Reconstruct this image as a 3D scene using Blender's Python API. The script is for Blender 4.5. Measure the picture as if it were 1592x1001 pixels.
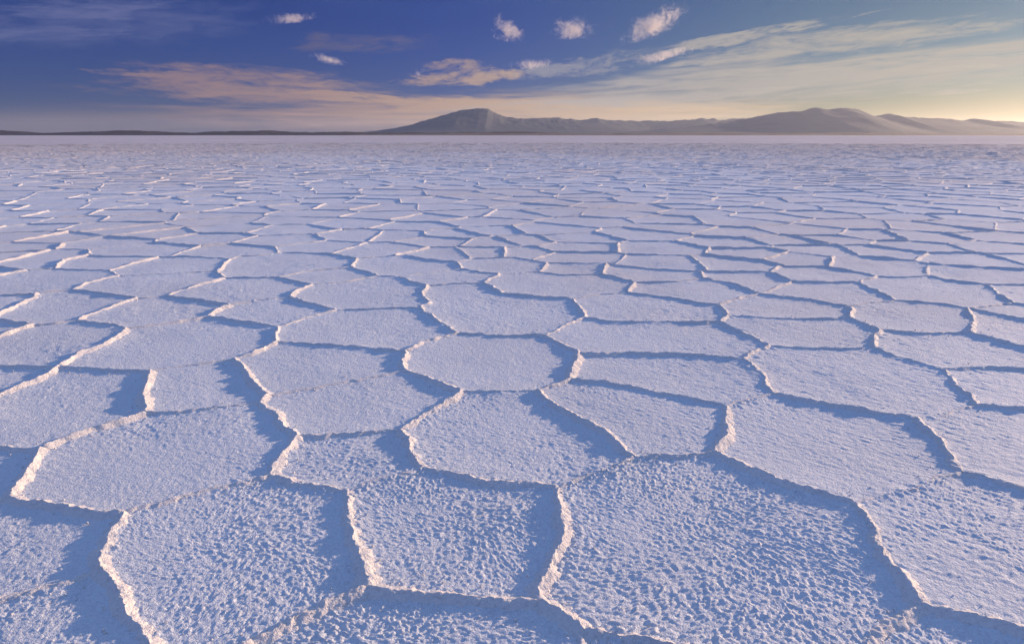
import bpy, math, random
import numpy as np
from mathutils import Vector

R = math.radians
scene = bpy.context.scene
for o in list(bpy.data.objects):
    bpy.data.objects.remove(o)
COL = scene.collection

# ------------------------------------------------------------------ camera
CAM_H = 1.3
PITCH = 15.28
F_PX = 1061.33            # 24 mm lens on a 36 mm sensor, photo 1592 px wide
cam_d = bpy.data.cameras.new('camera')
cam = bpy.data.objects.new('camera', cam_d)
COL.objects.link(cam)
cam.location = (0, 0, CAM_H)
cam.rotation_euler = (R(90 - PITCH), 0, 0)
cam_d.lens = 24
cam_d.sensor_width = 36
cam_d.clip_start = 0.05
cam_d.clip_end = 200000
scene.camera = cam

# ------------------------------------------------------------------ light
SUN_AZ = 56.0             # degrees to the right of the view direction
SUN_EL = 9.3
SKY_STRENGTH = 0.05
SUN_STRENGTH = 2.05
EXPOSURE = 1.7

scene.view_settings.view_transform = 'Standard'
scene.view_settings.look = 'None'
scene.view_settings.gamma = 1.0
scene.view_settings.use_curve_mapping = False
scene.view_settings.exposure = EXPOSURE
scene.cycles.use_denoising = True
scene.cycles.volume_bounces = 1
scene.cycles.max_bounces = 8

sun_d = bpy.data.lights.new('sun', 'SUN')
sun_d.energy = SUN_STRENGTH
sun_d.angle = R(1.2)
sun_d.color = (1.0, 0.72, 0.50)
sun = bpy.data.objects.new('sun', sun_d)
COL.objects.link(sun)
sun_dir = Vector((math.sin(R(SUN_AZ)) * math.cos(R(SUN_EL)), math.cos(R(SUN_AZ)) * math.cos(R(SUN_EL)), math.sin(R(SUN_EL))))
sun.rotation_euler = sun_dir.to_track_quat('Z', 'Y').to_euler()
sun.location = (20, 20, 30)


class NB:
    """Small helper that writes node graphs as expressions."""
    def __init__(self, tree):
        self.t = tree
        self.n = tree.nodes
        self.l = tree.links

    def _in(self, sock, v):
        if hasattr(v, 'is_output'):
            self.l.new(v, sock)
        else:
            sock.default_value = v

    def m(self, op, a, b=0.0, c=0.0, clamp=False):
        n = self.n.new('ShaderNodeMath')
        n.operation = op
        n.use_clamp = clamp
        self._in(n.inputs[0], a)
        self._in(n.inputs[1], b)
        self._in(n.inputs[2], c)
        return n.outputs[0]

    def add(self, a, b): return self.m('ADD', a, b)
    def sub(self, a, b): return self.m('SUBTRACT', a, b)
    def mul(self, a, b): return self.m('MULTIPLY', a, b)
    def div(self, a, b): return self.m('DIVIDE', a, b)
    def mx(self, a, b): return self.m('MAXIMUM', a, b)
    def mn(self, a, b): return self.m('MINIMUM', a, b)

    def step(self, v, a, b, lo=0.0, hi=1.0):
        n = self.n.new('ShaderNodeMapRange')
        n.interpolation_type = 'SMOOTHSTEP'
        self._in(n.inputs[0], v)
        n.inputs[1].default_value = a
        n.inputs[2].default_value = b
        n.inputs[3].default_value = lo
        n.inputs[4].default_value = hi
        return n.outputs[0]

    def xyz(self, x, y, z=0.0):
        n = self.n.new('ShaderNodeCombineXYZ')
        self._in(n.inputs[0], x)
        self._in(n.inputs[1], y)
        self._in(n.inputs[2], z)
        return n.outputs[0]

    def noise(self, vec, scale, detail=4.0, rough=0.55, dist=0.0, lac=2.0):
        n = self.n.new('ShaderNodeTexNoise')
        self._in(n.inputs['Vector'], vec)
        n.inputs['Scale'].default_value = scale
        n.inputs['Detail'].default_value = detail
        n.inputs['Roughness'].default_value = rough
        n.inputs['Lacunarity'].default_value = lac
        n.inputs['Distortion'].default_value = dist
        return n.outputs[0]

    def mix(self, f, a, b, mode='MIX'):
        n = self.n.new('ShaderNodeMix')
        n.data_type = 'RGBA'
        n.blend_type = mode
        self._in(n.inputs[0], f)
        self._in(n.inputs[6], a if hasattr(a, 'is_output') else (*a, 1))
        self._in(n.inputs[7], b if hasattr(b, 'is_output') else (*b, 1))
        return n.outputs[2]


# ------------------------------------------------------------------ world sky
world = bpy.data.worlds.new('World')
scene.world = world
world.use_nodes = True
wt = world.node_tree
wt.nodes.clear()
W = NB(wt)
sky = wt.nodes.new('ShaderNodeTexSky')
sky.sky_type = 'NISHITA'
sky.sun_disc = False
sky.sun_elevation = R(SUN_EL)
sky.sun_rotation = R(SUN_AZ)
sky.altitude = 1500
sky.air_density = 1.0
sky.dust_density = 0.7
sky.ozone_density = 4.0
geo = wt.nodes.new('ShaderNodeTexCoord')
sep = wt.nodes.new('ShaderNodeSeparateXYZ')
wt.links.new(geo.outputs['Generated'], sep.inputs[0])
dx, dy, dz = sep.outputs
DEG = 57.29578
az = W.mul(W.m('ARCTAN2', dx, dy), DEG)          # degrees right of the view
el = W.mul(W.m('ARCSINE', dz), DEG)              # degrees above the horizon
# the lens had a polariser on: the sky is deepest at right angles to the sun, golden near it
vd = wt.nodes.new('ShaderNodeVectorMath')
vd.operation = 'DOT_PRODUCT'
wt.links.new(geo.outputs['Generated'], vd.inputs[0])
vd.inputs[1].default_value = sun_dir
near_sun = W.step(vd.outputs['Value'], 0.46, 0.95)
low_gold = W.mul(W.step(el, 5.5, 0.5), near_sun)
tint = W.mix(near_sun, (0.132, 0.162, 0.40), (0.28, 0.285, 0.275))
tint = W.mix(low_gold, tint, (0.36, 0.265, 0.175))
sky_col = W.mix(1.0, sky.outputs[0], tint, 'MULTIPLY')

def cloud_field(cx, cy, ang, hx, hy, sx, sy, seed, lo, hi, det=7.0, rough=0.6, warp=0.6):
    """wispy cloud in (azimuth, elevation) round a centre: soft elliptical reach times stretched noise."""
    a = R(ang)
    u0 = W.sub(az, cx)
    v0 = W.sub(el, cy)
    u = W.add(W.mul(u0, math.cos(a)), W.mul(v0, math.sin(a)))
    v = W.sub(W.mul(v0, math.cos(a)), W.mul(u0, math.sin(a)))
    n = W.noise(W.xyz(W.mul(u, sx), W.mul(v, sy), seed), 1.0, det, rough, warp)
    r = W.m('SQRT', W.add(W.m('POWER', W.div(u, hx), 2.0), W.m('POWER', W.div(v, hy), 2.0)))
    reach = W.step(r, 1.0, 0.25)
    fine = W.noise(W.xyz(W.mul(u, sx * 4.5), W.mul(v, sy * 3.2), seed + 40.0), 1.0, 5.0, 0.6, 0.9)
    n = W.add(n, W.mul(W.sub(fine, 0.5), 0.42))
    d = W.add(n, W.mul(W.sub(reach, 1.0), 0.42))
    return W.mul(W.step(d, lo, hi), W.step(r, 1.15, 0.7))

CLOUDS = []   # filled below with (mask, amount)

def px_dir(x, y):
    """photo pixel -> (azimuth, elevation) in degrees"""
    p = R(PITCH)
    xc = (x - 796) / F_PX
    yc = (500.5 - y) / F_PX
    d = Vector((xc, math.cos(p) + yc * math.sin(p), -math.sin(p) + yc * math.cos(p))).normalized()
    return math.degrees(math.atan2(d.x, d.y)), math.degrees(math.asin(d.z))

def cf(x0, y0, x1, y1, hy, sx, sy, seed, lo, hi, **k):
    """cloud lying along the line from one bearing to another"""
    a0, e0 = px_dir(x0, y0)
    a1, e1 = px_dir(x1, y1)
    return cloud_field((a0 + a1) / 2, (e0 + e1) / 2, math.degrees(math.atan2(e1 - e0, a1 - a0)),
                       math.hypot(a1 - a0, e1 - e0) / 2, hy, sx, sy, seed, lo, hi, **k)

# the broad pale bank that rises to the right, and its upper fringes
bank = [
    (cf(560, 172, 2400, 0, 2.5, 0.06, 0.80, 3.1, 0.22, 0.60), 0.90),
    (cf(1250, 128, 1800, 90, 0.8, 0.1, 1.2, 33.1, 0.26, 0.60), 0.6),
    (cf(1350, 150, 1640, 135, 0.35, 0.2, 2.0, 35.1, 0.30, 0.60), 0.6),
    (cf(900, 110, 1750, 5, 1.6, 0.13, 0.95, 7.7, 0.24, 0.60), 0.85),
    (cf(640, 130, 1250, 60, 1.5, 0.28, 1.20, 4.4, 0.36, 0.66), 0.55),
    (cf(880, 105, 1440, 2, 0.7, 0.25, 1.7, 51.0, 0.24, 0.54), 0.80),
    (cf(720, 155, 1950, 58, 0.7, 0.12, 1.9, 52.0, 0.16, 0.48), 0.80),
    (cf(1080, 75, 1760, 20, 0.8, 0.20, 1.7, 53.0, 0.24, 0.56), 0.70),
]
veil = [
    (cf(-900, 205, 760, 180, 1.3, 0.04, 0.7, 2.9, 0.05, 0.60), 0.60),
    (cf(330, 70, 760, 60, 1.4, 0.2, 1.0, 22.9, 0.30, 0.70), 0.35),
]
high_veil = [
    (cf(-700, 25, 640, 20, 2.8, 0.08, 0.45, 1.9, 0.28, 0.85), 0.60),
    (cf(-200, 8, 420, 14, 1.1, 0.14, 1.1, 71.0, 0.22, 0.62), 0.55),
    (cf(-200, 62, 330, 40, 0.9, 0.16, 1.3, 72.0, 0.24, 0.62), 0.50),
]
rosy = [
    (cf(20, 112, 700, 150, 2.0, 0.16, 1.1, 5.3, 0.18, 0.62), 0.70),
    (cf(120, 172, 1500, 168, 1.9, 0.06, 1.2, 9.2, 0.06, 0.56), 0.92),
    (cf(620, 105, 790, 98, 0.8, 0.5, 1.4, 17.2, 0.28, 0.62), 0.55),
    (cf(90, 107, 450, 124, 0.55, 0.30, 2.1, 61.0, 0.20, 0.54), 0.60),
    (cf(300, 132, 760, 168, 0.75, 0.22, 1.9, 62.0, 0.18, 0.52), 0.85),
    (cf(430, 150, 1050, 168, 0.75, 0.18, 2.0, 63.0, 0.16, 0.50), 0.92),
    (cf(560, 130, 880, 110, 1.1, 0.35, 1.2, 12.2, 0.26, 0.60), 0.75),
]
def top(layers):
    r = None
    for m_, k_ in layers:
        m_ = W.mul(m_, k_)
        r = m_ if r is None else W.mx(r, m_)
    return r
# bright bluish veil added above the frame and all round to light the shadows
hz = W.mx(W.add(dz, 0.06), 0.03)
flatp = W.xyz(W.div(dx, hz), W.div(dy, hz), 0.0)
fill_n = W.noise(flatp, 0.9, 8.0, 0.62, 0.8)
fill_veil = W.mul(W.step(fill_n, 0.32, 0.66), W.step(el, 8.0, 28.0))
# sunlit cloud is golden towards the sun and rosy away from it
warm = W.step(az, -22.0, 30.0)
K = 1.0 / (SKY_STRENGTH * 2 ** EXPOSURE)
def k(c, s=1.0): return tuple(v * K * s for v in c)
bank_c = W.mix(warm, k((0.40, 0.38, 0.44)), k((0.44, 0.405, 0.36)))
veil_c = W.mix(warm, k((0.20, 0.155, 0.18)), k((0.48, 0.40, 0.36)))
rosy_c = W.mix(W.step(az, -26.0, 22.0), k((0.385, 0.24, 0.215)), k((0.70, 0.51, 0.34)))
fill_veil_c = k((0.47, 0.745, 1.44))
c0 = W.mix(W.mul(fill_veil, 0.75), sky_col, fill_veil_c)
c1 = W.mix(top(veil), c0, veil_c)
c1 = W.mix(top(high_veil), c1, k((0.17, 0.19, 0.37)))
c2 = W.mix(top(rosy), c1, rosy_c)
c2 = W.mix(top(bank), c2, bank_c)
bg = wt.nodes.new('ShaderNodeBackground')
bg.inputs['Strength'].default_value = SKY_STRENGTH
wt.links.new(c2, bg.inputs['Color'])
wo = wt.nodes.new('ShaderNodeOutputWorld')
wt.links.new(bg.outputs[0], wo.inputs['Surface'])

# ------------------------------------------------------------------ materials
def new_mat(name):
    m = bpy.data.materials.new(name)
    m.use_nodes = True
    t = m.node_tree
    t.nodes.clear()
    out = t.nodes.new('ShaderNodeOutputMaterial')
    b = t.nodes.new('ShaderNodeBsdfPrincipled')
    t.links.new(b.outputs[0], out.inputs['Surface'])
    b.inputs['Roughness'].default_value = 0.8
    return m, NB(t), b

def salt_material(name, tint, bump_cells, bump_depth, patchy=False):
    m, N, b = new_mat(name)
    g = N.n.new('ShaderNodeNewGeometry').outputs['Position']
    big = N.noise(g, 1.3, 4, 0.6)
    fine = N.noise(g, 90.0, 3, 0.6)
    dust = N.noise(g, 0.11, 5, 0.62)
    c = N.mix(N.step(big, 0.3, 0.7), tuple(v * 0.93 for v in tint), tint)
    c = N.mix(N.step(fine, 0.30, 0.55), tuple(v * 0.86 for v in tint), c)
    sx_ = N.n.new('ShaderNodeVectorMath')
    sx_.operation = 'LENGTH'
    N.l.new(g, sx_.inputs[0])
    far_warm = N.step(sx_.outputs['Value'], 12.0, 80.0, 0.0, 0.80)          # warm far light painted into the salt colour, by distance from the camera
    c = N.mix(N.m('ADD', N.step(dust, 0.42, 0.66, 0.0, 0.45), far_warm, clamp=True), c, (0.72, 0.60, 0.52))
    if patchy:
        c = N.mix(N.step(N.noise(g, 0.30, 5, 0.7), 0.38, 0.62, 0.0, 0.9), c, (0.52, 0.45, 0.43))
        c = N.mix(N.step(N.noise(g, 0.035, 4, 0.6), 0.42, 0.60, 0.0, 0.35), c, (0.84, 0.77, 0.74))
    N.l.new(c, b.inputs['Base Color'])
    b.inputs['Roughness'].default_value = 0.75
    b.inputs['Specular IOR Level'].default_value = 0.25
    bu = N.n.new('ShaderNodeBump')
    bu.inputs['Strength'].default_value = 1.0
    bu.inputs['Distance'].default_value = bump_depth
    N.l.new(N.add(N.noise(g, bump_cells, 3, 0.65), N.mul(N.noise(g, bump_cells * 0.28, 4, 0.7), 1.6)), bu.inputs['Height'])
    N.l.new(bu.outputs[0], b.inputs['Normal'])
    return m

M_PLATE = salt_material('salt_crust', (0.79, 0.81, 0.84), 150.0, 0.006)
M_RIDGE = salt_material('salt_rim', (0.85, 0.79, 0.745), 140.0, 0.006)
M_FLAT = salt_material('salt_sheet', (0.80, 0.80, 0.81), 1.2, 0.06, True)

# ------------------------------------------------------------------ numpy noise
_rng = np.random.default_rng(11)
_TAB = _rng.random((1024, 1024)).astype(np.float32)

def vnoise(x, y):
    xi = np.floor(x).astype(np.int64)
    yi = np.floor(y).astype(np.int64)
    fx = (x - xi).astype(np.float32)
    fy = (y - yi).astype(np.float32)
    fx = fx * fx * (3 - 2 * fx)
    fy = fy * fy * (3 - 2 * fy)
    x0 = xi & 1023
    x1 = (xi + 1) & 1023
    y0 = yi & 1023
    y1 = (yi + 1) & 1023
    a = _TAB[y0, x0]
    b = _TAB[y0, x1]
    c = _TAB[y1, x0]
    d = _TAB[y1, x1]
    return (a + (b - a) * fx) * (1 - fy) + (c + (d - c) * fx) * fy - 0.5

GRAIN = [(0.0044, 0.0019), (0.0075, 0.0025), (0.013, 0.0010), (0.028, 0.0012), (0.05, 0.0007), (0.11, 0.0010), (0.33, 0.0030)]

def grain(x, y, s):
    """crystalline relief of the crust; s = local mesh spacing (array)"""
    z = np.zeros_like(x, dtype=np.float32)
    for i, (cell, amp) in enumerate(GRAIN):
        w = np.clip((cell / s - 0.9) / 0.8, 0, 1).astype(np.float32)
        if w.max() <= 0:
            continue
        a = 0.4 + 1.13 * i
        ca, sa = math.cos(a), math.sin(a)
        n = vnoise((x * ca - y * sa) / cell + 17.3 * i, (x * sa + y * ca) / cell + 5.1 * i)
        if cell == 0.028:
            w = w * np.clip((s - 0.007) / 0.006, 0, 1)
        z += w * amp * 2.0 * n
    # scattered taller crystals
    for cell, amp, sh in ((0.0072, 0.0046, 61.0), (0.0096, 0.0036, 13.0), (0.0165, 0.0046, 37.0), (0.030, 0.0042, 81.0)):
        w = np.clip((cell / s - 0.9) / 0.8, 0, 1).astype(np.float32)
        if cell > 0.016:
            w = w * np.clip((s - 0.0075 * cell / 0.0165) / 0.006, 0, 1)
        if w.max() > 0:
            n = vnoise((x * 0.83 - y * 0.56) / cell + sh, (x * 0.56 + y * 0.83) / cell + sh * 1.7)
            z += w * amp * np.clip((n - 0.12) / 0.38, 0, 1) ** 1.5
    z *= np.clip(1.0 + 1.1 * vnoise(x / 0.42 + 5, y / 0.42 + 8) + 0.5 * vnoise(x / 0.13 + 55, y / 0.13 + 18), 0.45, 1.7)
    # faint wind ripples lying across the light
    a = R(40)
    u = x * math.cos(a) - y * math.sin(a)
    v = x * math.sin(a) + y * math.cos(a)
    w = np.clip((0.02 / s - 0.8), 0, 1) * np.clip((x + 0.5) / 2.5, 0, 1)
    z += (w * 0.0030 * vnoise(u / 0.045, v / 0.012)).astype(np.float32)
    return z

def swell(x, y):
    """slow rise and fall of the flat away from the camera"""
    d = np.hypot(x, y)
    a = np.clip((d - 9) / 30, 0, 1) * np.clip((118 - d) / 20, 0, 1)
    return a * (0.024 * vnoise(x / 5.0 + 7, y / 5.0 + 3) + 0.040 * vnoise(x / 13.0 + 1, y / 13.0 + 9) + 0.014 * vnoise(x / 2.4 + 70, y / 2.4 + 30))

# ------------------------------------------------------------------ ground pattern
def ground(px, py):
    p = R(PITCH)
    xc = (px - 796) / F_PX
    yc = (500.5 - py) / F_PX
    d = Vector((xc, math.cos(p) + yc * math.sin(p), -math.sin(p) + yc * math.cos(p)))
    t = CAM_H / -d.z
    return (d.x * t, d.y * t)

def project(x, y, z=0.0):
    """ground point -> photo pixel"""
    p = R(PITCH)
    dz_ = z - CAM_H
    f = y * math.cos(p) - dz_ * math.sin(p)
    u = y * math.sin(p) + dz_ * math.cos(p)
    f = np.maximum(f, 1e-3)
    return 796 + F_PX * x / f, 500.5 - F_PX * u / f

# corners where three rims meet, and the rims between them, read off the photograph as bearings
NODES = {
 1: (66, 700), 2: (15, 777), 3: (195, 799), 4: (419, 742), 5: (462, 680), 6: (404, 627), 66: (417, 616), 7: (228, 643),
 8: (234, 578), 9: (92, 572), 10: (196, 512), 11: (362, 560), 12: (623, 671), 13: (718, 610), 14: (630, 577),
 15: (629, 547), 16: (430, 534), 17: (433, 510), 18: (523, 484), 19: (653, 479), 20: (713, 520), 21: (848, 523),
 22: (908, 496), 23: (890, 466), 24: (899, 550), 25: (887, 591), 26: (834, 609), 27: (1155, 561), 28: (1196, 540),
 29: (1119, 502), 30: (1131, 492), 31: (1116, 475), 32: (976, 456), 33: (752, 441), 34: (664, 445), 36: (588, 430),
 37: (620, 432), 38: (451, 463), 39: (485, 444), 40: (430, 432), 41: (349, 433), 42: (546, 416), 43: (555, 403),
 44: (438, 394), 47: (629, 398), 48: (708, 408), 49: (737, 403), 50: (717, 419), 51: (777, 427), 52: (337, 423),
 53: (358, 404), 54: (260, 461), 55: (357, 475), 56: (324, 493), 57: (121, 500), 58: (213, 465), 59: (113, 452),
 60: (184, 430), 61: (168, 422), 62: (247, 400), 63: (138, 398), 64: (86, 419), 65: (54, 507), 67: (59, 458),
 70: (155, 883), 71: (262, 1050), 75: (542, 767), 76: (657, 730), 77: (867, 761), 78: (986, 713), 79: (1108, 706),
 80: (1130, 634), 81: (1201, 612), 82: (1359, 543), 83: (1366, 514), 84: (1319, 477), 85: (1321, 496), 86: (1464, 576),
 87: (1517, 632), 88: (1424, 652), 89: (1496, 737), 90: (1700, 782), 91: (1329, 786), 92: (1431, 941), 93: (1710, 1012),
 94: (1322, 1045), 95: (570, 916), 96: (838, 939), 97: (908, 984), 98: (372, 1012), 99: (560, 1085), 100: (890, 1075),
 101: (1060, 1012), 102: (1700, 643), 103: (1670, 580), 104: (1506, 519), 105: (1710, 562), 106: (1506, 481),
 107: (1390, 468), 108: (1700, 518), 109: (1334, 440), 110: (1363, 431), 111: (1445, 430), 112: (1530, 443),
 113: (1670, 444), 114: (1574, 472), 115: (1680, 480), 116: (1180, 458), 117: (1088, 423), 118: (941, 411),
 119: (936, 428), 120: (986, 440), 122: (1092, 434), 123: (838, 424), 124: (850, 410), 127: (1197, 424),
 128: (1231, 438), 129: (1212, 415), 130: (1640, 1120), 131: (1330, 1130),
 201: (-75, 461), 202: (-22, 497), 203: (-75, 546), 204: (-75, 572), 205: (-80, 646), 206: (-85, 692), 207: (-95, 802),
 208: (-110, 960), 209: (140, 1140), 210: (-80, 1120),
}
# (corner, corner, points between, height factor)
EDGES = [
 (1, 2, [(56, 722), (37, 747)], 1.25), (2, 3, [(83, 788), (140, 796)], 1.0), (3, 4, [(283, 773), (343, 759), (383, 751)], .6),
 (4, 5, [(433, 717), (446, 700)], 1.0), (5, 6, [(439, 661), (421, 643)], 1.0), (6, 66, [], 1.0), (66, 11, [(407, 604), (389, 587), (374, 570)], 1.0),
 (6, 7, [(360, 633), (300, 640)], .5), (7, 1, [(150, 667), (100, 684)], .9), (7, 8, [(223, 620), (227, 600)], 1.2), (8, 9, [(168, 577)], .8),
 (9, 10, [(120, 552), (160, 539), (181, 527)], 1.0), (8, 11, [(270, 572), (320, 566)], .4), (5, 12, [(550, 675)], .7),
 (12, 13, [(655, 654), (700, 624)], 1.0), (13, 14, [(670, 593)], 1.0), (14, 15, [(627, 562)], 1.2), (15, 16, [(520, 539)], .9),
 (66, 14, [(490, 603), (560, 590)], .3), (16, 17, [(428, 522)], 1.1), (17, 18, [(475, 497)], .9), (18, 19, [(580, 482)], .8),
 (19, 20, [(671, 494), (689, 506)], 1.0), (20, 15, [(690, 526), (660, 535)], 1.0), (16, 11, [(400, 548)], .9), (20, 21, [(780, 523)], .9),
 (21, 22, [(875, 510)], .9), (22, 23, [(902, 482)], 1.1), (21, 24, [(872, 538)], 1.0), (24, 25, [(895, 572)], 1.2), (25, 26, [(860, 600)], .8),
 (26, 13, [(775, 611)], .6), (24, 27, [(1010, 551), (1085, 554)], .9), (27, 28, [(1172, 550)], 1.0), (28, 29, [(1155, 518)], 1.0),
 (29, 22, [(1070, 503), (1010, 503), (950, 502)], .9), (29, 30, [], 1.0), (30, 31, [(1126, 483)], 1.1), (31, 32, [(1100, 474), (1040, 464)], .9),
 (33, 23, [(783, 457), (835, 463)], 1.0), (19, 34, [(667, 471), (655, 456)], 1.1), (34, 33, [(715, 442)], .5), (36, 37, [], .7), (37, 34, [(642, 440)], 1.0),
 (38, 18, [(487, 474)], 1.0), (38, 39, [(464, 452)], 1.1), (39, 40, [(455, 438)], 1.0), (39, 36, [(540, 438)], .5), (40, 41, [(390, 433)], .8),
 (40, 42, [(473, 423)], .6), (42, 36, [(567, 423)], 1.0), (42, 43, [], 1.0), (43, 44, [(510, 395)], .9), (47, 48, [(668, 405)], 1.0), (43, 47, [(590, 400)], .4),
 (48, 49, [], .9), (48, 50, [], 1.0), (50, 37, [(668, 425)], .5), (50, 51, [(747, 424)], .9), (51, 33, [], 1.0), (41, 52, [], 1.1), (52, 53, [(346, 415)], 1.0),
 (41, 54, [(300, 447)], .9), (54, 55, [(300, 466), (332, 471)], .9), (55, 56, [(340, 482)], 1.1), (56, 17, [(380, 502)], .8), (55, 38, [(400, 468)], .4),
 (56, 10, [(270, 502)], .6), (10, 57, [(160, 505)], .9), (57, 58, [(156, 485)], 1.0), (58, 59, [(168, 458)], .9), (59, 60, [(135, 442)], .9), (58, 54, [(236, 463)], .4),
 (60, 52, [(260, 427)], .6), (60, 61, [], 1.0), (61, 62, [(205, 411)], 1.0), (62, 63, [(190, 400)], .9), (62, 53, [(300, 399)], .7), (61, 64, [(128, 421)], .8),
 (63, 64, [(97, 406)], 1.1), (53, 44, [(372, 400), (405, 398)], .8), (57, 65, [(85, 505)], .7), (65, 202, [(12, 500)], .8), (65, 203, [(0, 523)], 1.0),
 (59, 67, [(85, 455)], .6), (67, 202, [(25, 478)], 1.0), (67, 201, [(0, 461)], .9), (9, 204, [(0, 571)], .6), (9, 205, [(60, 591), (0, 616)], 1.0),
 (1, 206, [(0, 697)], .7), (2, 207, [(-20, 786)], .7), (3, 70, [(178, 830), (164, 858)], 1.3), (70, 71, [(180, 920), (200, 956), (224, 990)], 1.3),
 (70, 208, [(120, 906), (67, 920), (0, 933)], .5), (4, 75, [(480, 754)], .9), (12, 76, [(641, 704)], 1.1), (76, 75, [(630, 740), (585, 752)], .5),
 (76, 77, [(696, 738), (763, 750), (830, 756)], .9), (77, 78, [(910, 745), (945, 731)], .6), (26, 78, [(860, 632), (935, 670), (966, 698)], 1.1),
 (78, 79, [(1050, 711)], .6), (79, 80, [(1130, 682), (1126, 655)], 1.2), (25, 80, [(980, 602), (1070, 622)], .9), (27, 81, [(1182, 583)], 1.1), (80, 81, [(1168, 622)], .35),
 (28, 82, [(1252, 543)], .7), (82, 83, [(1358, 528)], 1.2), (83, 85, [(1342, 505)], 1.0), (85, 84, [(1325, 487)], 1.2), (85, 30, [(1230, 497)], .7),
 (82, 86, [(1402, 560), (1445, 571)], 1.0), (86, 87, [(1492, 602)], 1.1), (81, 88, [(1282, 628), (1372, 644)], 1.0), (88, 87, [(1462, 646)], .35),
 (88, 89, [(1456, 682), (1478, 716)], 1.2), (89, 90, [(1591, 761)], 1.0), (89, 91, [(1420, 760), (1367, 775)], .4), (79, 91, [(1160, 728), (1210, 752), (1274, 768)], 1.0),
 (91, 92, [(1347, 814), (1371, 867), (1411, 916)], 1.2), (92, 93, [(1494, 955), (1591, 983)], 1.0), (92, 94, [(1377, 967), (1351, 998)], .5),
 (75, 95, [(548, 830), (562, 880)], 1.2), (95, 96, [(663, 926), (763, 936)], .9), (77, 96, [(875, 830), (858, 878), (840, 915)], 1.2), (96, 97, [(863, 955)], 1.2),
 (97, 101, [(963, 990), (1013, 998)], 1.0), (101, 94, [(1190, 1040)], .8), (97, 100, [(898, 1030)], .8), (95, 98, [(530, 935), (466, 966), (405, 996)], .9), (98, 71, [], .8),
 (98, 99, [], .8), (99, 100, [], .8), (94, 131, [], .8), (131, 130, [], .8), (130, 93, [], .8), (90, 93, [], .8), (102, 90, [], .8), (87, 102, [(1591, 637)], .8),
 (86, 103, [(1540, 573)], .7), (103, 102, [], .8), (83, 104, [(1432, 519)], .7), (104, 105, [(1591, 540)], .9), (105, 103, [], .8), (104, 106, [(1510, 499)], 1.2),
 (106, 107, [(1462, 474)], .8), (84, 107, [(1352, 472)], .4), (106, 108, [(1591, 498)], .9), (108, 105, [], .8), (107, 109, [(1360, 453)], 1.0), (109, 110, [], 1.1),
 (110, 111, [(1400, 432)], .8), (111, 112, [(1470, 436)], .9), (112, 113, [(1591, 444)], .7), (112, 114, [(1552, 458)], 1.0), (114, 115, [], .7), (113, 115, [], .8),
 (114, 106, [(1540, 477)], .4), (115, 108, [], .8), (84, 116, [(1250, 466)], .8), (116, 31, [(1150, 464)], .7), (122, 116, [(1140, 443)], 1.0), (117, 122, [], 1.1),
 (117, 118, [(1051, 422), (991, 417)], .8), (118, 119, [], 1.2), (119, 120, [(962, 434)], 1.0), (120, 32, [], 1.1), (120, 122, [(1050, 439)], .6), (119, 123, [(880, 429)], .7),
 (123, 124, [], 1.1), (51, 123, [(808, 425)], .4), (32, 23, [(930, 459)], .4), (49, 124, [(800, 401)], .8), (118, 124, [(895, 410)], .7), (117, 127, [(1140, 423)], .7),
 (127, 128, [(1214, 431)], 1.0), (128, 109, [(1285, 440)], .8), (127, 129, [], 1.1), (129, 110, [(1280, 415), (1340, 425)], .9), (128, 116, [(1205, 449)], .4),
 (201, 202, [], .8), (202, 203, [], .8), (203, 204, [], .8), (204, 205, [], .8), (205, 206, [], .8), (206, 207, [], .8), (207, 208, [], .8), (208, 210, [], .8), (210, 209, [], .8), (209, 71, [], .8),
]
NP = {k_: np.array(ground(*v)) for k_, v in NODES.items()}
EP = []
for a, b, mid, hf in EDGES:
    EP.append(np.array([NP[a]] + [ground(*q) for q in mid] + [NP[b]]))
# --- faces of the planar graph
half = {}
for i, (a, b, mid, hf) in enumerate(EDGES):
    p = EP[i]
    half.setdefault(a, []).append((math.atan2(*(p[1] - p[0])[::-1]), b, i, 1))
    half.setdefault(b, []).append((math.atan2(*(p[-2] - p[-1])[::-1]), a, i, -1))
for v in half.values():
    v.sort()
seen = set()
FACES = []
OUTER = None
for a in half:
    for h in half[a]:
        start = (a, h[2], h[3])
        if start in seen:
            continue
        loop = []
        cur, e, d = start
        while (cur, e, d) not in seen:
            seen.add((cur, e, d))
            pts = EP[e] if d == 1 else EP[e][::-1]
            loop.append(pts[:-1])
            nxt = EDGES[e][1] if d == 1 else EDGES[e][0]
            lst = half[nxt]
            j = next(q for q, hh in enumerate(lst) if hh[2] == e and hh[3] == -d)
            nh = lst[(j - 1) % len(lst)]
            cur, e, d = nxt, nh[2], nh[3]
        poly = np.concatenate(loop)
        x, y = poly[:, 0], poly[:, 1]
        area = 0.5 * np.sum(x * np.roll(y, -1) - y * np.roll(x, -1))
        if area > 0:
            FACES.append(poly)
        else:
            OUTER = poly

def inside(poly, pts):
    x, y = pts[:, 0:1], pts[:, 1:2]
    x0, y0 = poly[:, 0], poly[:, 1]
    x1, y1 = np.roll(x0, -1), np.roll(y0, -1)
    c = ((y0 > y) != (y1 > y)) & (x < (x1 - x0) * (y - y0) / (y1 - y0 + 1e-12) + x0)
    return (np.sum(c, axis=1) % 2) == 1

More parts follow.
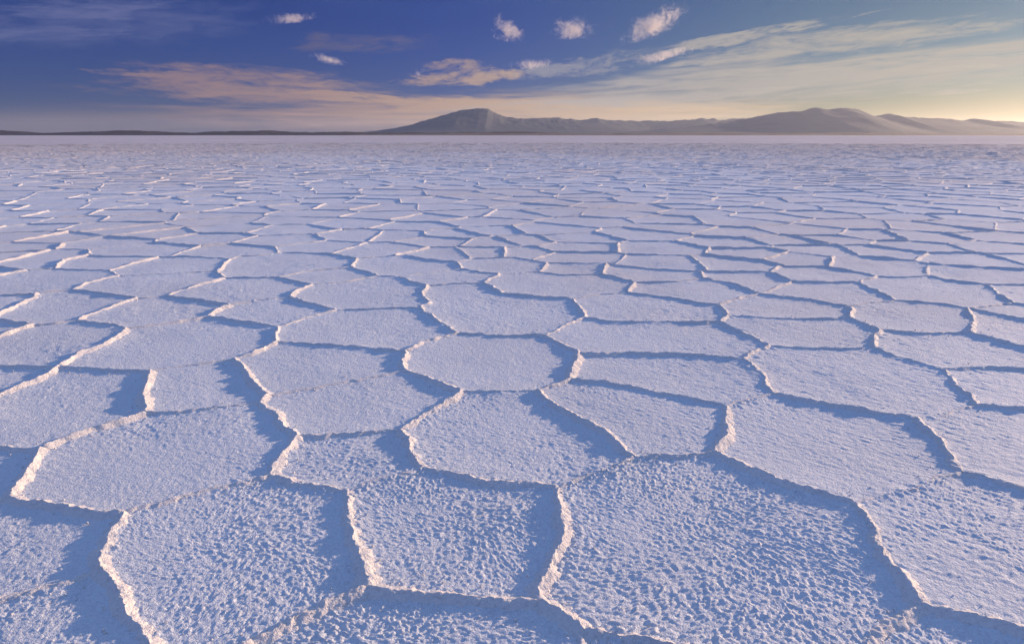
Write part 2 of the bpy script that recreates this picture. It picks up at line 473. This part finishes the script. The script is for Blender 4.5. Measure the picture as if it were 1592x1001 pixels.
# --- seeds of the plates beyond
SEEDS_PX = []
def crop_seeds(ox, oy, sc, lst):
    for x, y in lst:
        SEEDS_PX.append((ox + x / sc, oy + y / sc))
crop_seeds(0, 330, 3.98, [(150, 450), (250, 290), (-60, 290), (850, 240), (680, 185), (60, 220), (350, 165), (90, 160), (1250, 165), (960, 140), (790, 115), (640, 88), (240, 95), (430, 55), (1453, 243)])
crop_seeds(400, 330, 3.98, [(360, 215), (620, 150), (790, 235), (1120, 180), (1230, 140), (1100, 265), (1480, 190), (1450, 250), (850, 150), (200, 110), (180, 180), (560, 70), (1000, 90), (1450, 120)])
crop_seeds(800, 330, 3.98, [(400, 285), (380, 220), (900, 230), (920, 315), (1350, 320), (1500, 265), (1330, 190), (800, 140), (380, 165), (50, 180), (20, 250), (200, 110), (480, 60), (950, 55), (1000, 100), (1350, 60), (1350, 130)])
crop_seeds(1192, 330, 3.98, [(320, 235), (700, 245), (660, 330), (150, 290), (1250, 300), (1350, 390), (130, 180), (420, 170), (900, 215), (650, 150), (1450, 220), (250, 120), (1000, 160), (1450, 165)])
rnd = random.Random(5)
seeds = [ground(*p) for p in SEEDS_PX]
traced_mid = [tuple(p.mean(0)) for p in FACES]
R_FAR = 125.0
cell = 0.8
grid = {}
def put(p):
    grid.setdefault((int(p[0] // cell), int(p[1] // cell)), []).append(p)
def clear(p, r):
    cx_, cy_ = int(p[0] // cell), int(p[1] // cell)
    for i in range(cx_ - 2, cx_ + 3):
        for j in range(cy_ - 2, cy_ + 3):
            for q in grid.get((i, j), ()):
                if (q[0] - p[0]) ** 2 + (q[1] - p[1]) ** 2 < r * r:
                    return False
    return True
seeds = [s for s in seeds if not inside(OUTER, np.array([s]))[0]]
for s in seeds + traced_mid:
    put(s)
cand = []
npr = np.random.default_rng(3)
n_try = 260000
rr = R_FAR * np.sqrt(npr.random(n_try))
aa = (npr.random(n_try) * 2 - 1) * R(43)
pts_try = np.stack([rr * np.sin(aa), rr * np.cos(aa) - 0.5], 1)
near = (npr.random((6000, 2)) * 2 - 1) * 13.0
pts_try = np.concatenate([near, pts_try])
pts_try = pts_try[~inside(OUTER, pts_try)]
for p in pts_try.tolist():
    if clear(p, 0.86 + 0.25 * (rnd.random() - 0.3)):
        put(p)
        seeds.append((p[0], p[1]))
S = np.array(seeds)
# --- Voronoi cells of those seeds (each clipped by its neighbours)
lookup = {}
for i, s in enumerate(S):
    lookup.setdefault((int(s[0] // 1.6), int(s[1] // 1.6)), []).append(i)
CELLS = []          # polygon, neighbour id of every side
for i, s in enumerate(S):
    cx_, cy_ = int(s[0] // 1.6), int(s[1] // 1.6)
    nb = [j for a in range(cx_ - 2, cx_ + 3) for b in range(cy_ - 2, cy_ + 3) for j in lookup.get((a, b), ()) if j != i]
    nb.sort(key=lambda j: (S[j][0] - s[0]) ** 2 + (S[j][1] - s[1]) ** 2)
    B = 1.1
    poly = [((s[0] - B, s[1] - B), -1), ((s[0] + B, s[1] - B), -1), ((s[0] + B, s[1] + B), -1), ((s[0] - B, s[1] + B), -1)]
    for j in nb[:22]:
        mx_, my_ = (s[0] + S[j][0]) / 2, (s[1] + S[j][1]) / 2
        nx_, ny_ = S[j][0] - s[0], S[j][1] - s[1]
        out = []
        n_ = len(poly)
        dd = [(q[0][0] - mx_) * nx_ + (q[0][1] - my_) * ny_ for q in poly]
        if max(dd) <= 0:
            continue
        for q in range(n_):
            p0, tag0 = poly[q]
            p1 = poly[(q + 1) % n_][0]
            d0, d1 = dd[q], dd[(q + 1) % n_]
            if d0 <= 0:
                out.append((p0, tag0))
                if d1 > 0:
                    t = d0 / (d0 - d1)
                    out.append(((p0[0] + t * (p1[0] - p0[0]), p0[1] + t * (p1[1] - p0[1])), j))
            elif d1 <= 0:
                t = d0 / (d0 - d1)
                out.append(((p0[0] + t * (p1[0] - p0[0]), p0[1] + t * (p1[1] - p0[1])), tag0))
        poly = out
        if len(poly) < 3:
            break
    CELLS.append(poly if len(poly) >= 3 else None)

# ------------------------------------------------------------------ mesh builders
def link_mesh(name, verts, tris, mat, parent=None, kind=None, smooth=True):
    me = bpy.data.meshes.new(name)
    nv, nt = len(verts), len(tris)
    me.vertices.add(nv)
    me.vertices.foreach_set('co', np.ascontiguousarray(verts, dtype=np.float32).ravel())
    me.loops.add(nt * 3)
    me.loops.foreach_set('vertex_index', np.ascontiguousarray(tris, dtype=np.int32).ravel())
    me.polygons.add(nt)
    me.polygons.foreach_set('loop_start', np.arange(0, nt * 3, 3, dtype=np.int32))
    me.polygons.foreach_set('use_smooth', np.full(nt, smooth, dtype=bool))
    me.update(calc_edges=True)
    me.materials.append(mat)
    o = bpy.data.objects.new(name, me)
    COL.objects.link(o)
    if parent is not None:
        o.parent = parent
    if kind:
        o['kind'] = kind
    return o

def resample(poly, step, closed=True, mult=8, minimum=16):
    p = np.vstack([poly, poly[:1]]) if closed else poly
    seg = np.hypot(*(p[1:] - p[:-1]).T)
    L = np.concatenate([[0], np.cumsum(seg)])
    n = max(minimum, int(round(L[-1] / step)))
    if closed:
        n = int(math.ceil(n / mult) * mult)
        q = np.linspace(0, L[-1], n, endpoint=False)
    else:
        q = np.linspace(0, L[-1], n + 1)
    return np.stack([np.interp(q, L, p[:, 0]), np.interp(q, L, p[:, 1])], 1)

def plate_mesh(c, bnd, s):
    """radial mesh of one plate: rings from its rim to its middle, thinning out inwards"""
    N = len(bnd)
    rad = np.hypot(*(bnd - c).T).mean()
    K_ = max(3, int(math.ceil(rad / s)))
    ts = 1 - np.arange(K_) / K_
    V = []
    T = []
    tv = []
    base = 0
    prev = None
    lev = 0
    for t in ts:
        nl = 0
        if N % 8 == 0:
            if t < 0.14: nl = 3
            elif t < 0.3: nl = 2
            elif t < 0.55: nl = 1
        lev = max(lev, nl)
        if prev is not None and (1 << lev) > prev[2] * 2:
            lev = int(math.log2(prev[2])) + 1
        stp = 1 << lev
        ring = c + (bnd[::stp] - c) * t
        n = len(ring)
        V.append(ring)
        tv.append(np.full(n, t))
        idx = np.arange(n) + base
        if prev is not None:
            pi, pn, pst = prev
            if pn == n:
                a, b = pi, np.roll(pi, -1)
                d, e = idx, np.roll(idx, -1)
                T.append(np.stack([a, b, e], 1))
                T.append(np.stack([a, e, d], 1))
            else:
                o0, o1, o2 = pi[0::2], pi[1::2], np.roll(pi[0::2], -1)
                d, e = idx, np.roll(idx, -1)
                T.append(np.stack([o0, o1, d], 1))
                T.append(np.stack([o1, e, d], 1))
                T.append(np.stack([o1, o2, e], 1))
        prev = (idx, n, stp)
        base += n
    V.append(c[None, :])
    tv.append(np.zeros(1))
    pi = prev[0]
    T.append(np.stack([pi, np.roll(pi, -1), np.full(len(pi), base)], 1))
    V = np.concatenate(V)
    tv = np.concatenate(tv)
    z = 0.006 * tv ** 6
    g = grain(V[:, 0], V[:, 1], np.full(len(V), s))
    z = z + g * (1 + 0.9 * np.clip((tv - 0.86) / 0.12, 0, 1))
    dist = math.hypot(c[0], c[1])
    tr = np.random.default_rng(int(abs(c[0] * 977 + c[1] * 3301)) + 5)
    tl = 0.009 + 0.020 * min(1.0, max(0.0, (dist - 6) / 30))
    tx, ty = (tr.random(2) - 0.5) * 2 * tl
    z = z + ((V[:, 0] - c[0]) * tx + (V[:, 1] - c[1]) * ty) * (1 - 0.6 * tv ** 4) + (tr.random() - 0.5) * 0.006 * (1 - tv ** 3)
    z = z + swell(V[:, 0], V[:, 1])
    return np.column_stack([V, z]), np.concatenate(T)

def ridge_mesh(line, s, M, H, seed, half_w=0.043):
    ext = 0.022
    a, b = line[0] - line[1], line[-1] - line[-2]
    line = line.copy()
    line[0] = line[0] + a / max(1e-6, math.hypot(*a)) * ext
    line[-1] = line[-1] + b / max(1e-6, math.hypot(*b)) * ext
    p = resample(line, s, closed=False, minimum=3 if s < 0.5 else 2)
    n = len(p)
    d = np.gradient(p, axis=0)
    d /= np.maximum(np.hypot(*d.T)[:, None], 1e-9)
    nrm = np.stack([-d[:, 1], d[:, 0]], 1)
    L = np.concatenate([[0], np.cumsum(np.hypot(*(p[1:] - p[:-1]).T))])
    fade = np.minimum(1, np.minimum(L, L[-1] - L) / 0.12)
    wob = fade * (0.030 * vnoise(L / 0.16, np.full(n, seed * 3.7)) + 0.014 * vnoise(L / 0.045, np.full(n, seed * 5.3 + 9)))
    p = p + nrm * wob[:, None]
    hh = H * (1 + 0.45 * vnoise(L / 0.22, np.full(n, seed * 2.9 + 3)) + 0.45 * vnoise(L / 0.05, np.full(n, seed * 7.1 + 5)))
    cap = np.clip(np.minimum(L, L[-1] - L) / 0.03, 0, 1) ** 0.6
    ww = half_w * (0.6 + 0.4 * H / 0.0140) * (1 + 0.5 * vnoise(L / 0.12, np.full(n, seed * 1.7 + 31)))
    u = np.linspace(-1, 1, M)
    u = np.sign(u) * np.abs(u) ** 1.7
    prof = (1 - np.abs(u)) ** 1.75
    U = np.tile(u, (n, 1))
    X = p[:, None, 0] + nrm[:, None, 0] * U * ww[:, None]
    Y = p[:, None, 1] + nrm[:, None, 1] * U * ww[:, None]
    Z = prof[None, :] * hh[:, None] + 0.0055 - 0.0095 * (np.abs(U) ** 2)
    k1 = max(0.0095, s * 1.3)
    rough = vnoise(X / k1 + 40, Y / k1 + Z / k1 * 1.7 + 40)
    rough2 = vnoise(X / k1 * 0.45 + 11, Y / k1 * 0.45 + 70)
    amp = 0.0080 * min(1.0, H / 0.0135)
    Z = Z + amp * (rough + rough2) * (1 - np.abs(U) ** 4)
    lx = vnoise(X / k1 + 90, Y / k1 + 12)
    X = X + nrm[:, None, 0] * lx * 0.010
    Y = Y + nrm[:, None, 1] * lx * 0.010
    Z = Z * cap[:, None] - 0.012 * (1 - cap[:, None]) + swell(X, Y)
    V = np.stack([X, Y, Z], 2).reshape(-1, 3)
    i = np.arange(n - 1)[:, None] * M + np.arange(M - 1)[None, :]
    i = i.ravel()
    T = np.concatenate([np.stack([i, i + M, i + M + 1], 1), np.stack([i, i + M + 1, i + 1], 1)])
    return V, T

def spacing(dist, lo=0.0046, k_=0.0025):
    return max(lo, k_ * dist)

# ------------------------------------------------------------------ salt flat: base sheet
n_a = 192     # the sheet dips under the plates
rs = [0.01, 6, 7.9, 12, 20, 50, 80, 100, 115, 122, 130, 150, 185, 230, 300, 400, 560, 800, 1200, 1900, 3000, 5000, 8000, 13000, 22000, 36000]
V = []
T = []
for q, r_ in enumerate(rs):
    for a in range(n_a):
        th = 2 * math.pi * a / n_a
        V.append((r_ * math.sin(th), r_ * math.cos(th), -0.022 if r_ < 8 else -0.10 if r_ < 118 else -0.004))
    if q:
        b0, b1 = (q - 1) * n_a, q * n_a
        for a in range(n_a):
            a2 = (a + 1) % n_a
            T += [(b0 + a, b0 + a2, b1 + a2), (b0 + a, b1 + a2, b1 + a)]
T = np.array(T)[:, ::-1]
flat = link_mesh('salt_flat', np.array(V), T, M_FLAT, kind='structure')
flat['label'] = 'vast white salt flat of rimmed polygon plates reaching to the mountains'
flat['category'] = 'salt flat'

# ------------------------------------------------------------------ plates
def screen_area(poly):
    px_, py_ = project(poly[:, 0], poly[:, 1])
    if poly[:, 1].max() < 0.9:
        return 0.0
    px_ = np.clip(px_, 0, 1592)
    py_ = np.clip(py_, 0, 1001)
    return abs(0.5 * np.sum(px_ * np.roll(py_, -1) - py_ * np.roll(px_, -1)))

plates = []      # centre, polygon
for poly in FACES:
    x, y = poly[:, 0], poly[:, 1]
    cr = x * np.roll(y, -1) - y * np.roll(x, -1)
    A = cr.sum() / 2
    c = np.array([((x + np.roll(x, -1)) * cr).sum(), ((y + np.roll(y, -1)) * cr).sum()]) / (6 * A)
    plates.append((c, poly, True))
oa, ob = OUTER, np.roll(OUTER, -1, axis=0)
for i, cellp in enumerate(CELLS):
    if cellp is None:
        continue
    plates.append((S[i], np.array([q[0] for q in cellp]), False))

def clip_to_outer(c, b):
    """pull boundary points b back to where the ray from c first meets the traced plates"""
    d = b - c
    e = ob - oa
    w = oa - c
    den = d[:, None, 0] * e[None, :, 1] - d[:, None, 1] * e[None, :, 0]
    den = np.where(np.abs(den) < 1e-12, 1e-12, den)
    t = (w[None, :, 0] * e[None, :, 1] - w[None, :, 1] * e[None, :, 0]) / den
    u_ = (w[None, :, 0] * d[:, None, 1] - w[None, :, 1] * d[:, None, 0]) / den
    ok = (t > 1e-6) & (t < 1) & (u_ >= 0) & (u_ <= 1)
    tt = np.where(ok, t, 1.0).min(axis=1)
    return c + d * tt[:, None]

order = sorted(range(len(plates)), key=lambda i: -screen_area(plates[i][1]))
outer_lo, outer_hi = OUTER.min(0) - 1.2, OUTER.max(0) + 1.2
restV, restT, nrest = [], [], 0
for rank, i in enumerate(order):
    c, poly, traced = plates[i]
    dist = math.hypot(c[0], c[1])
    vis = screen_area(poly) > 0.5
    s = spacing(math.hypot(dist, CAM_H) - 0.3)
    if not vis:
        s = max(s, 0.022 if dist < 4.5 and c[1] > -0.6 else 0.12)
    if dist > 16:
        s = max(s, 0.0027 * 16 + 0.0125 * (dist - 16))
    s = min(s, 0.3)
    bnd = resample(poly, s, minimum=16 if dist < 60 else 8)
    if not traced and (c > outer_lo).all() and (c < outer_hi).all():
        bnd = clip_to_outer(c, bnd)
    v, t = plate_mesh(np.array(c), bnd, s)
    if rank < 300 and vis:
        v = v.copy()
        o = link_mesh('salt_plate', v, t, M_PLATE, flat)
    else:
        restV.append(v)
        restT.append(t + nrest)
        nrest += len(v)
link_mesh('salt_plate_field', np.concatenate(restV), np.concatenate(restT), M_PLATE, flat, 'stuff')
n_tri = sum(len(o.data.polygons) for o in bpy.data.objects if o.type == 'MESH')

# ------------------------------------------------------------------ rims between the plates
lines = []       # polyline, height
for i, (a, b, mid, hf) in enumerate(EDGES):
    lines.append((EP[i], 0.0138 * hf))
for i, cellp in enumerate(CELLS):
    if cellp is None:
        continue
    n_ = len(cellp)
    for q in range(n_):
        p0, j = cellp[q]
        p1 = cellp[(q + 1) % n_][0]
        if j < i:
            continue
        p0, p1 = np.array(p0), np.array(p1)
        ln = math.hypot(*(p1 - p0))
        if ln < 0.06:
            continue
        mid = (p0 + p1) / 2
        if (mid > outer_lo).all() and (mid < outer_hi).all():
            ts = np.linspace(0, 1, 41)
            pp = p0 + (p1 - p0) * ts[:, None]
            ok = ~inside(OUTER, pp)
            if ok.sum() < 4:
                continue
            pp = pp[ok]
            p0, p1 = pp[0], pp[-1]
        lines.append((np.array([p0, p1]), 0.0145 * (0.40 + 0.95 * rnd.random())))

def line_size(l):
    m = l[0]
    if m[:, 1].max() < 1.0:
        return 0
    px_, py_ = project(m[:, 0], m[:, 1])
    px_ = np.clip(px_, 0, 1592)
    py_ = np.clip(py_, 0, 1001)
    d = max(1.0, math.hypot(*m.mean(0)))
    return np.hypot(np.diff(px_), np.diff(py_)).sum() * l[1] / d
lines.sort(key=lambda l: -line_size(l))
restV, restT, nrest = [], [], 0
for rank, (p, H) in enumerate(lines):
    mid = p.mean(0)
    dist = max(1.0, math.hypot(*mid))
    vis = line_size((p, H)) > 0
    s = max(0.0062, 0.0034 * dist)
    H *= 1 - 0.9 * min(1.0, max(0.0, (dist - 86) / 34))
    M = 15 if dist < 3.2 else 13 if dist < 5 else 9 if dist < 8 else 7 if dist < 16 else 5 if dist < 35 else 3
    if not vis:
        s, M = max(s, 0.05), 5
    if dist > 35:
        s = 0.35
    if dist > 70:
        s = 0.6
    H *= 1 + 0.40 * min(1.0, max(0.0, (dist - 12) / 60)) ** 0.7
    v, t = ridge_mesh(p, s, M, H, rank * 1.37 + 2)
    if rank < 300:
        link_mesh('salt_ridge', v, t, M_RIDGE, flat)
    else:
        restV.append(v)
        restT.append(t + nrest)
        nrest += len(v)
link_mesh('salt_ridge_field', np.concatenate(restV), np.concatenate(restT), M_RIDGE, flat, 'stuff')

# ------------------------------------------------------------------ loose crystals shed along the rims
crng = np.random.default_rng(21)
octv = np.array([(1, 0, 0), (-1, 0, 0), (0, 1, 0), (0, -1, 0), (0, 0, 1), (0, 0, -1)], dtype=float)
octt = np.array([(0, 2, 4), (2, 1, 4), (1, 3, 4), (3, 0, 4), (2, 0, 5), (1, 2, 5), (3, 1, 5), (0, 3, 5)])
cV, cT, nc = [], [], 0
for p, H in lines[:230]:
    if math.hypot(*p.mean(0)) > 6.5 or p[:, 1].max() < 1.0:
        continue
    q = resample(p, 0.025, closed=False, minimum=4)
    for c in q[crng.random(len(q)) < 0.75]:
        for _ in range(2):
            o_ = crng.normal(0, 0.05, 2)
            r_ = 0.0018 + 0.0042 * crng.random() ** 2.2
            v = octv * r_ * (0.6 + 0.7 * crng.random((6, 1)))
            an = crng.random() * 6.28
            v = np.column_stack([v[:, 0] * math.cos(an) - v[:, 1] * math.sin(an), v[:, 0] * math.sin(an) + v[:, 1] * math.cos(an), v[:, 2]])
            dd_ = math.hypot(*o_)
            cV.append(v + np.array([c[0] + o_[0], c[1] + o_[1], 0.004 + 0.55 * H * max(0.0, 1 - dd_ / 0.04) ** 2]))
            cT.append(octt + nc)
            nc += 6
link_mesh('salt_crumbs', np.concatenate(cV), np.concatenate(cT), M_RIDGE, flat, 'stuff', smooth=False)

# ------------------------------------------------------------------ mountains and far shore
def rock_material(name, c0, c1, scale):
    m, N, b = new_mat(name)
    g = N.n.new('ShaderNodeNewGeometry').outputs['Position']
    f = N.noise(g, scale, 6, 0.6)
    N.l.new(N.mix(N.step(f, 0.35, 0.65), c0, c1), b.inputs['Base Color'])
    b.inputs['Roughness'].default_value = 0.95
    b.inputs['Specular IOR Level'].default_value = 0.1
    return m
M_MOUNT = rock_material('mountain_rock', (0.12, 0.13, 0.15), (0.14, 0.148, 0.16), 0.004)
M_SHORE = rock_material('shore_earth', (0.16, 0.12, 0.10), (0.24, 0.19, 0.16), 0.003)
M_DARK = rock_material('hill_rock', (0.055, 0.045, 0.055), (0.10, 0.08, 0.08), 0.006)

def mountain(name, dist, profile, depth, mat, label, seed, nx=420, ny=60, rough=0.10):
    """height field whose crest line follows the profile (bearing pixel, crest pixel) at a distance"""
    prof = sorted(profile)
    xs = [p[0] for p in prof]
    pts = []
    for (x, y) in prof:
        a, e = px_dir(x, y)
        pts.append((dist * math.tan(R(a)), max(0.0, dist / math.cos(R(a)) * math.tan(R(e)))))
    wx = np.array([p[0] for p in pts])
    wz = np.array([p[1] for p in pts])
    X = np.linspace(wx[0], wx[-1], nx)
    hmax = wz.max()
    crest = np.interp(X, wx, wz)
    px_w = dist / F_PX
    jag = np.minimum(crest, hmax * 0.5) / hmax * px_w * (3.6 * vnoise(X / (px_w * 9), np.full(nx, seed * 1.9)) + 2.6 * vnoise(X / (px_w * 3.5), np.full(nx, seed * 4.7)))
    vv = np.linspace(-1, 1, ny)
    XX = np.tile(X, (ny, 1))
    off = 0.18 * depth * (vnoise(X / (depth * 0.5) + seed, np.full(nx, seed * 3.3)) * 2)
    YY = dist + off[None, :] + vv[:, None] * depth
    fall = np.clip(1 - np.abs(vv), 0, 1) ** 1.25
    n1 = np.zeros_like(XX)
    for q, (sc_, am) in enumerate([(0.55, 1.0), (0.25, 0.55), (0.11, 0.3), (0.05, 0.16)]):
        n1 += am * (0.5 - np.abs(vnoise(XX / (depth * sc_) + seed * 7 + q * 13, YY / (depth * sc_ * 1.6) + q * 7 + seed)) * 2)
    ZZ = (crest[None, :] + jag[None, :] * (fall ** 5)[:, None]) * fall[:, None]
    slope = np.clip(4 * fall * (1 - fall), 0, 1)[:, None]
    ZZ = ZZ * (1 + 0.17 * n1 * slope) + hmax * rough * 0.25 * (vnoise(XX / (depth * 0.06) + 3, YY / (depth * 0.06))) * np.minimum(1, crest / (0.2 * hmax + 1))[None, :] * fall[:, None]
    ZZ = np.maximum(ZZ, 0) - 3.0 * (fall[:, None] <= 0)
    V = np.stack([XX, YY, ZZ], 2).reshape(-1, 3)
    i = (np.arange(ny - 1)[:, None] * nx + np.arange(nx - 1)[None, :]).ravel()
    T = np.concatenate([np.stack([i, i + 1, i + nx + 1], 1), np.stack([i, i + nx + 1, i + nx], 1)])
    o = link_mesh(name, V, T, mat, kind='structure')
    o['label'] = label
    o['category'] = 'mountain' if name.startswith('mountain') else 'hills'
    return o

mountain('mountain', 14000, [(560, 206), (590, 203), (620, 199), (645, 194), (665, 188), (690, 181), (705, 176), (718, 172), (735, 170), (748, 168), (760, 169), (768, 175),
                             (785, 181), (805, 184), (840, 186), (900, 190), (960, 196), (1010, 204), (1040, 209)], 2600, M_MOUNT,
         'blue grey mountain with one broad notched summit left of the range', 2.3)
mountain('mountain_range', 19000, [(780, 208), (800, 188), (825, 183), (870, 183), (900, 186), (925, 184), (960, 187), (1000, 188), (1050, 187), (1090, 184), (1120, 186), (1160, 184), (1200, 184), (1260, 190), (1320, 207)], 2400, M_MOUNT,
         'low hazy ridge linking the two higher mountains', 4.1)
mountain('mountain', 12000, [(960, 207), (1010, 202), (1060, 198), (1100, 193), (1135, 189), (1160, 185), (1185, 179), (1205, 176), (1235, 173), (1250, 169), (1275, 171), (1300, 168), (1325, 170), (1345, 177), (1362, 180),
                             (1385, 176), (1400, 181), (1430, 183), (1470, 184), (1500, 187), (1520, 184), (1545, 187), (1600, 189), (1680, 192), (1780, 198), (1900, 208)], 2300, M_MOUNT,
         'pale hazy mountain with a long jagged summit below the golden sky', 6.6)
mountain('dark_hills', 7000, [(-420, 209.3), (-300, 203.5), (-180, 205.7), (-90, 202.1), (0, 202.8), (20, 204.2), (40, 207.1), (90, 206.4), (120, 205.0), (165, 204.2), (200, 202.8), (235, 203.5), (270, 205.7), (300, 206.4), (340, 204.2), (380, 203.5), (420, 202.8), (450, 205.0), (500, 205.7), (540, 205.0), (600, 205.7), (680, 206.4), (760, 205.7), (800, 204.2), (840, 205.7), (880, 207.8), (960, 209.3)], 900, M_DARK,
         'low dark hills along the horizon at the left', 8.8, nx=300, ny=20)

# ------------------------------------------------------------------ small clouds that stand apart from the bank
cm = bpy.data.materials.new('cloud_vapour')
cm.use_nodes = True
ct = cm.node_tree
ct.nodes.clear()
CN = NB(ct)
co_ = ct.nodes.new('ShaderNodeOutputMaterial')
cv = ct.nodes.new('ShaderNodeVolumePrincipled')
cv.inputs['Color'].default_value = (1.0, 0.92, 0.84, 1)
cv.inputs['Anisotropy'].default_value = 0.2
cp = ct.nodes.new('ShaderNodeNewGeometry').outputs['Position']
ctc = ct.nodes.new('ShaderNodeTexCoord').outputs['Object']
cl = ct.nodes.new('ShaderNodeVectorMath')
cl.operation = 'LENGTH'
ct.links.new(ctc, cl.inputs[0])
cn = CN.noise(cp, 0.0085, 7.0, 0.72, 1.2)
body = CN.add(CN.add(0.5, CN.mul(CN.sub(cn, 0.5), 1.9)), CN.mul(CN.sub(0.52, cl.outputs['Value']), 0.50))
ct.links.new(CN.step(body, 0.42, 1.0, 0.0, 0.0105), cv.inputs['Density'])
ct.links.new(cv.outputs[0], co_.inputs['Volume'])

def cloud(x, y, w, h, tilt, lumps, seed, label):
    """billowing cloud at a bearing: one closed lumpy shell filled with vapour"""
    D = 8500.0
    a, e = px_dir(x, y)
    c = Vector((D * math.tan(R(a)), D, D / math.cos(R(a)) * math.tan(R(e))))
    m_px = D / F_PX
    rx, rz = w * m_px / 2, h * m_px / 2
    n_lat, n_lon = 36, 72
    rr_ = random.Random(seed)
    balls = [(rr_.uniform(-0.62, 0.62), rr_.uniform(-0.4, 0.4), rr_.uniform(-0.35, 0.45), rr_.uniform(0.30, 0.55)) for _ in range(lumps)]
    V, T = [], []
    for i in range(n_lat + 1):
        th = math.pi * i / n_lat
        for j in range(n_lon):
            ph = 2 * math.pi * j / n_lon
            d = np.array([math.sin(th) * math.cos(ph), math.sin(th) * math.sin(ph), math.cos(th)])
            r = 0.42
            for bx, by, bz, br in balls:
                b_ = np.array([bx, by, bz])
                q = d @ b_
                k2 = br * br - (b_ @ b_ - q * q)
                if k2 > 0:
                    r = max(r, q + math.sqrt(k2))
            V.append(d * r * 1.25)
    for i in range(n_lat):
        for j in range(n_lon):
            a0, a1 = i * n_lon + j, i * n_lon + (j + 1) % n_lon
            T += [(a0, a0 + n_lon, a1 + n_lon), (a0, a1 + n_lon, a1)]
    o = link_mesh('cloud', np.array(V), np.array(T), cm)
    o.location = c
    o.scale = (rx, rx * 0.8, rz)
    o.rotation_euler = (0, -R(tilt), 0)
    o['label'] = label
    o['category'] = 'cloud'
    o['group'] = 'small clouds standing apart from the bank'
    return o
cloud(791, 50, 62, 44, -28, 9, 1, 'small bright cloud with a drooping tail, leftmost of the three puffs above the notched mountain')
cloud(888, 48, 74, 46, 8, 10, 2, 'rounded white puff, middle one of the three bright clouds high above the flat')
cloud(1016, 38, 112, 46, 24, 12, 3, 'largest white puff, drawn out and rising to the right beside the broad cloud bank')
cloud(456, 30, 84, 18, 5, 8, 4, 'thin white streak of cloud alone in the deep blue at the upper left')
cloud(828, 101, 76, 18, 3, 8, 5, 'low flat cloud under the middle puff, just above the rosy bank')
cloud(512, 93, 66, 18, -14, 7, 6, 'ragged small cloud at the right end of the rosy wisps')
cloud(652, 114, 34, 20, 20, 6, 7, 'tiny creamy cloud left of the notched summit, above the rosy bank')
cloud(1030, 86, 110, 20, 13, 9, 8, 'slanting cream cloud under the largest puff, at the edge of the broad bank')

# ------------------------------------------------------------------ haze
def box(name, x0, x1, y0, y1, z0, z1, mat):
    V = np.array([(x, y, z) for x in (x0, x1) for y in (y0, y1) for z in (z0, z1)])
    T = np.array([(0, 1, 3), (0, 3, 2), (4, 6, 7), (4, 7, 5), (0, 4, 5), (0, 5, 1), (2, 3, 7), (2, 7, 6), (0, 2, 6), (0, 6, 4), (1, 5, 7), (1, 7, 3)])
    return link_mesh(name, V, T, mat, kind='stuff', smooth=False)
hm = bpy.data.materials.new('haze')
hm.use_nodes = True
ht = hm.node_tree
ht.nodes.clear()
ho = ht.nodes.new('ShaderNodeOutputMaterial')
hv = ht.nodes.new('ShaderNodeVolumePrincipled')
hv.inputs['Color'].default_value = (0.84, 0.88, 0.92, 1)
hv.inputs['Density'].default_value = 1.25e-5
hv.inputs['Anisotropy'].default_value = 0.6
ht.links.new(hv.outputs[0], ho.inputs['Volume'])
box('haze', -37000, 37000, -37000, 37000, -1.2, 640, hm)

mountain('shore', 6200, [(560, 209), (700, 207.5), (800, 207), (900, 207.5), (1000, 206.5), (1100, 206), (1200, 207), (1300, 206), (1400, 207), (1500, 208), (1700, 208), (1800, 209.5)], 700, M_SHORE,
         'low brown shore strip where the salt meets the mountains', 12.4, nx=200, ny=14)
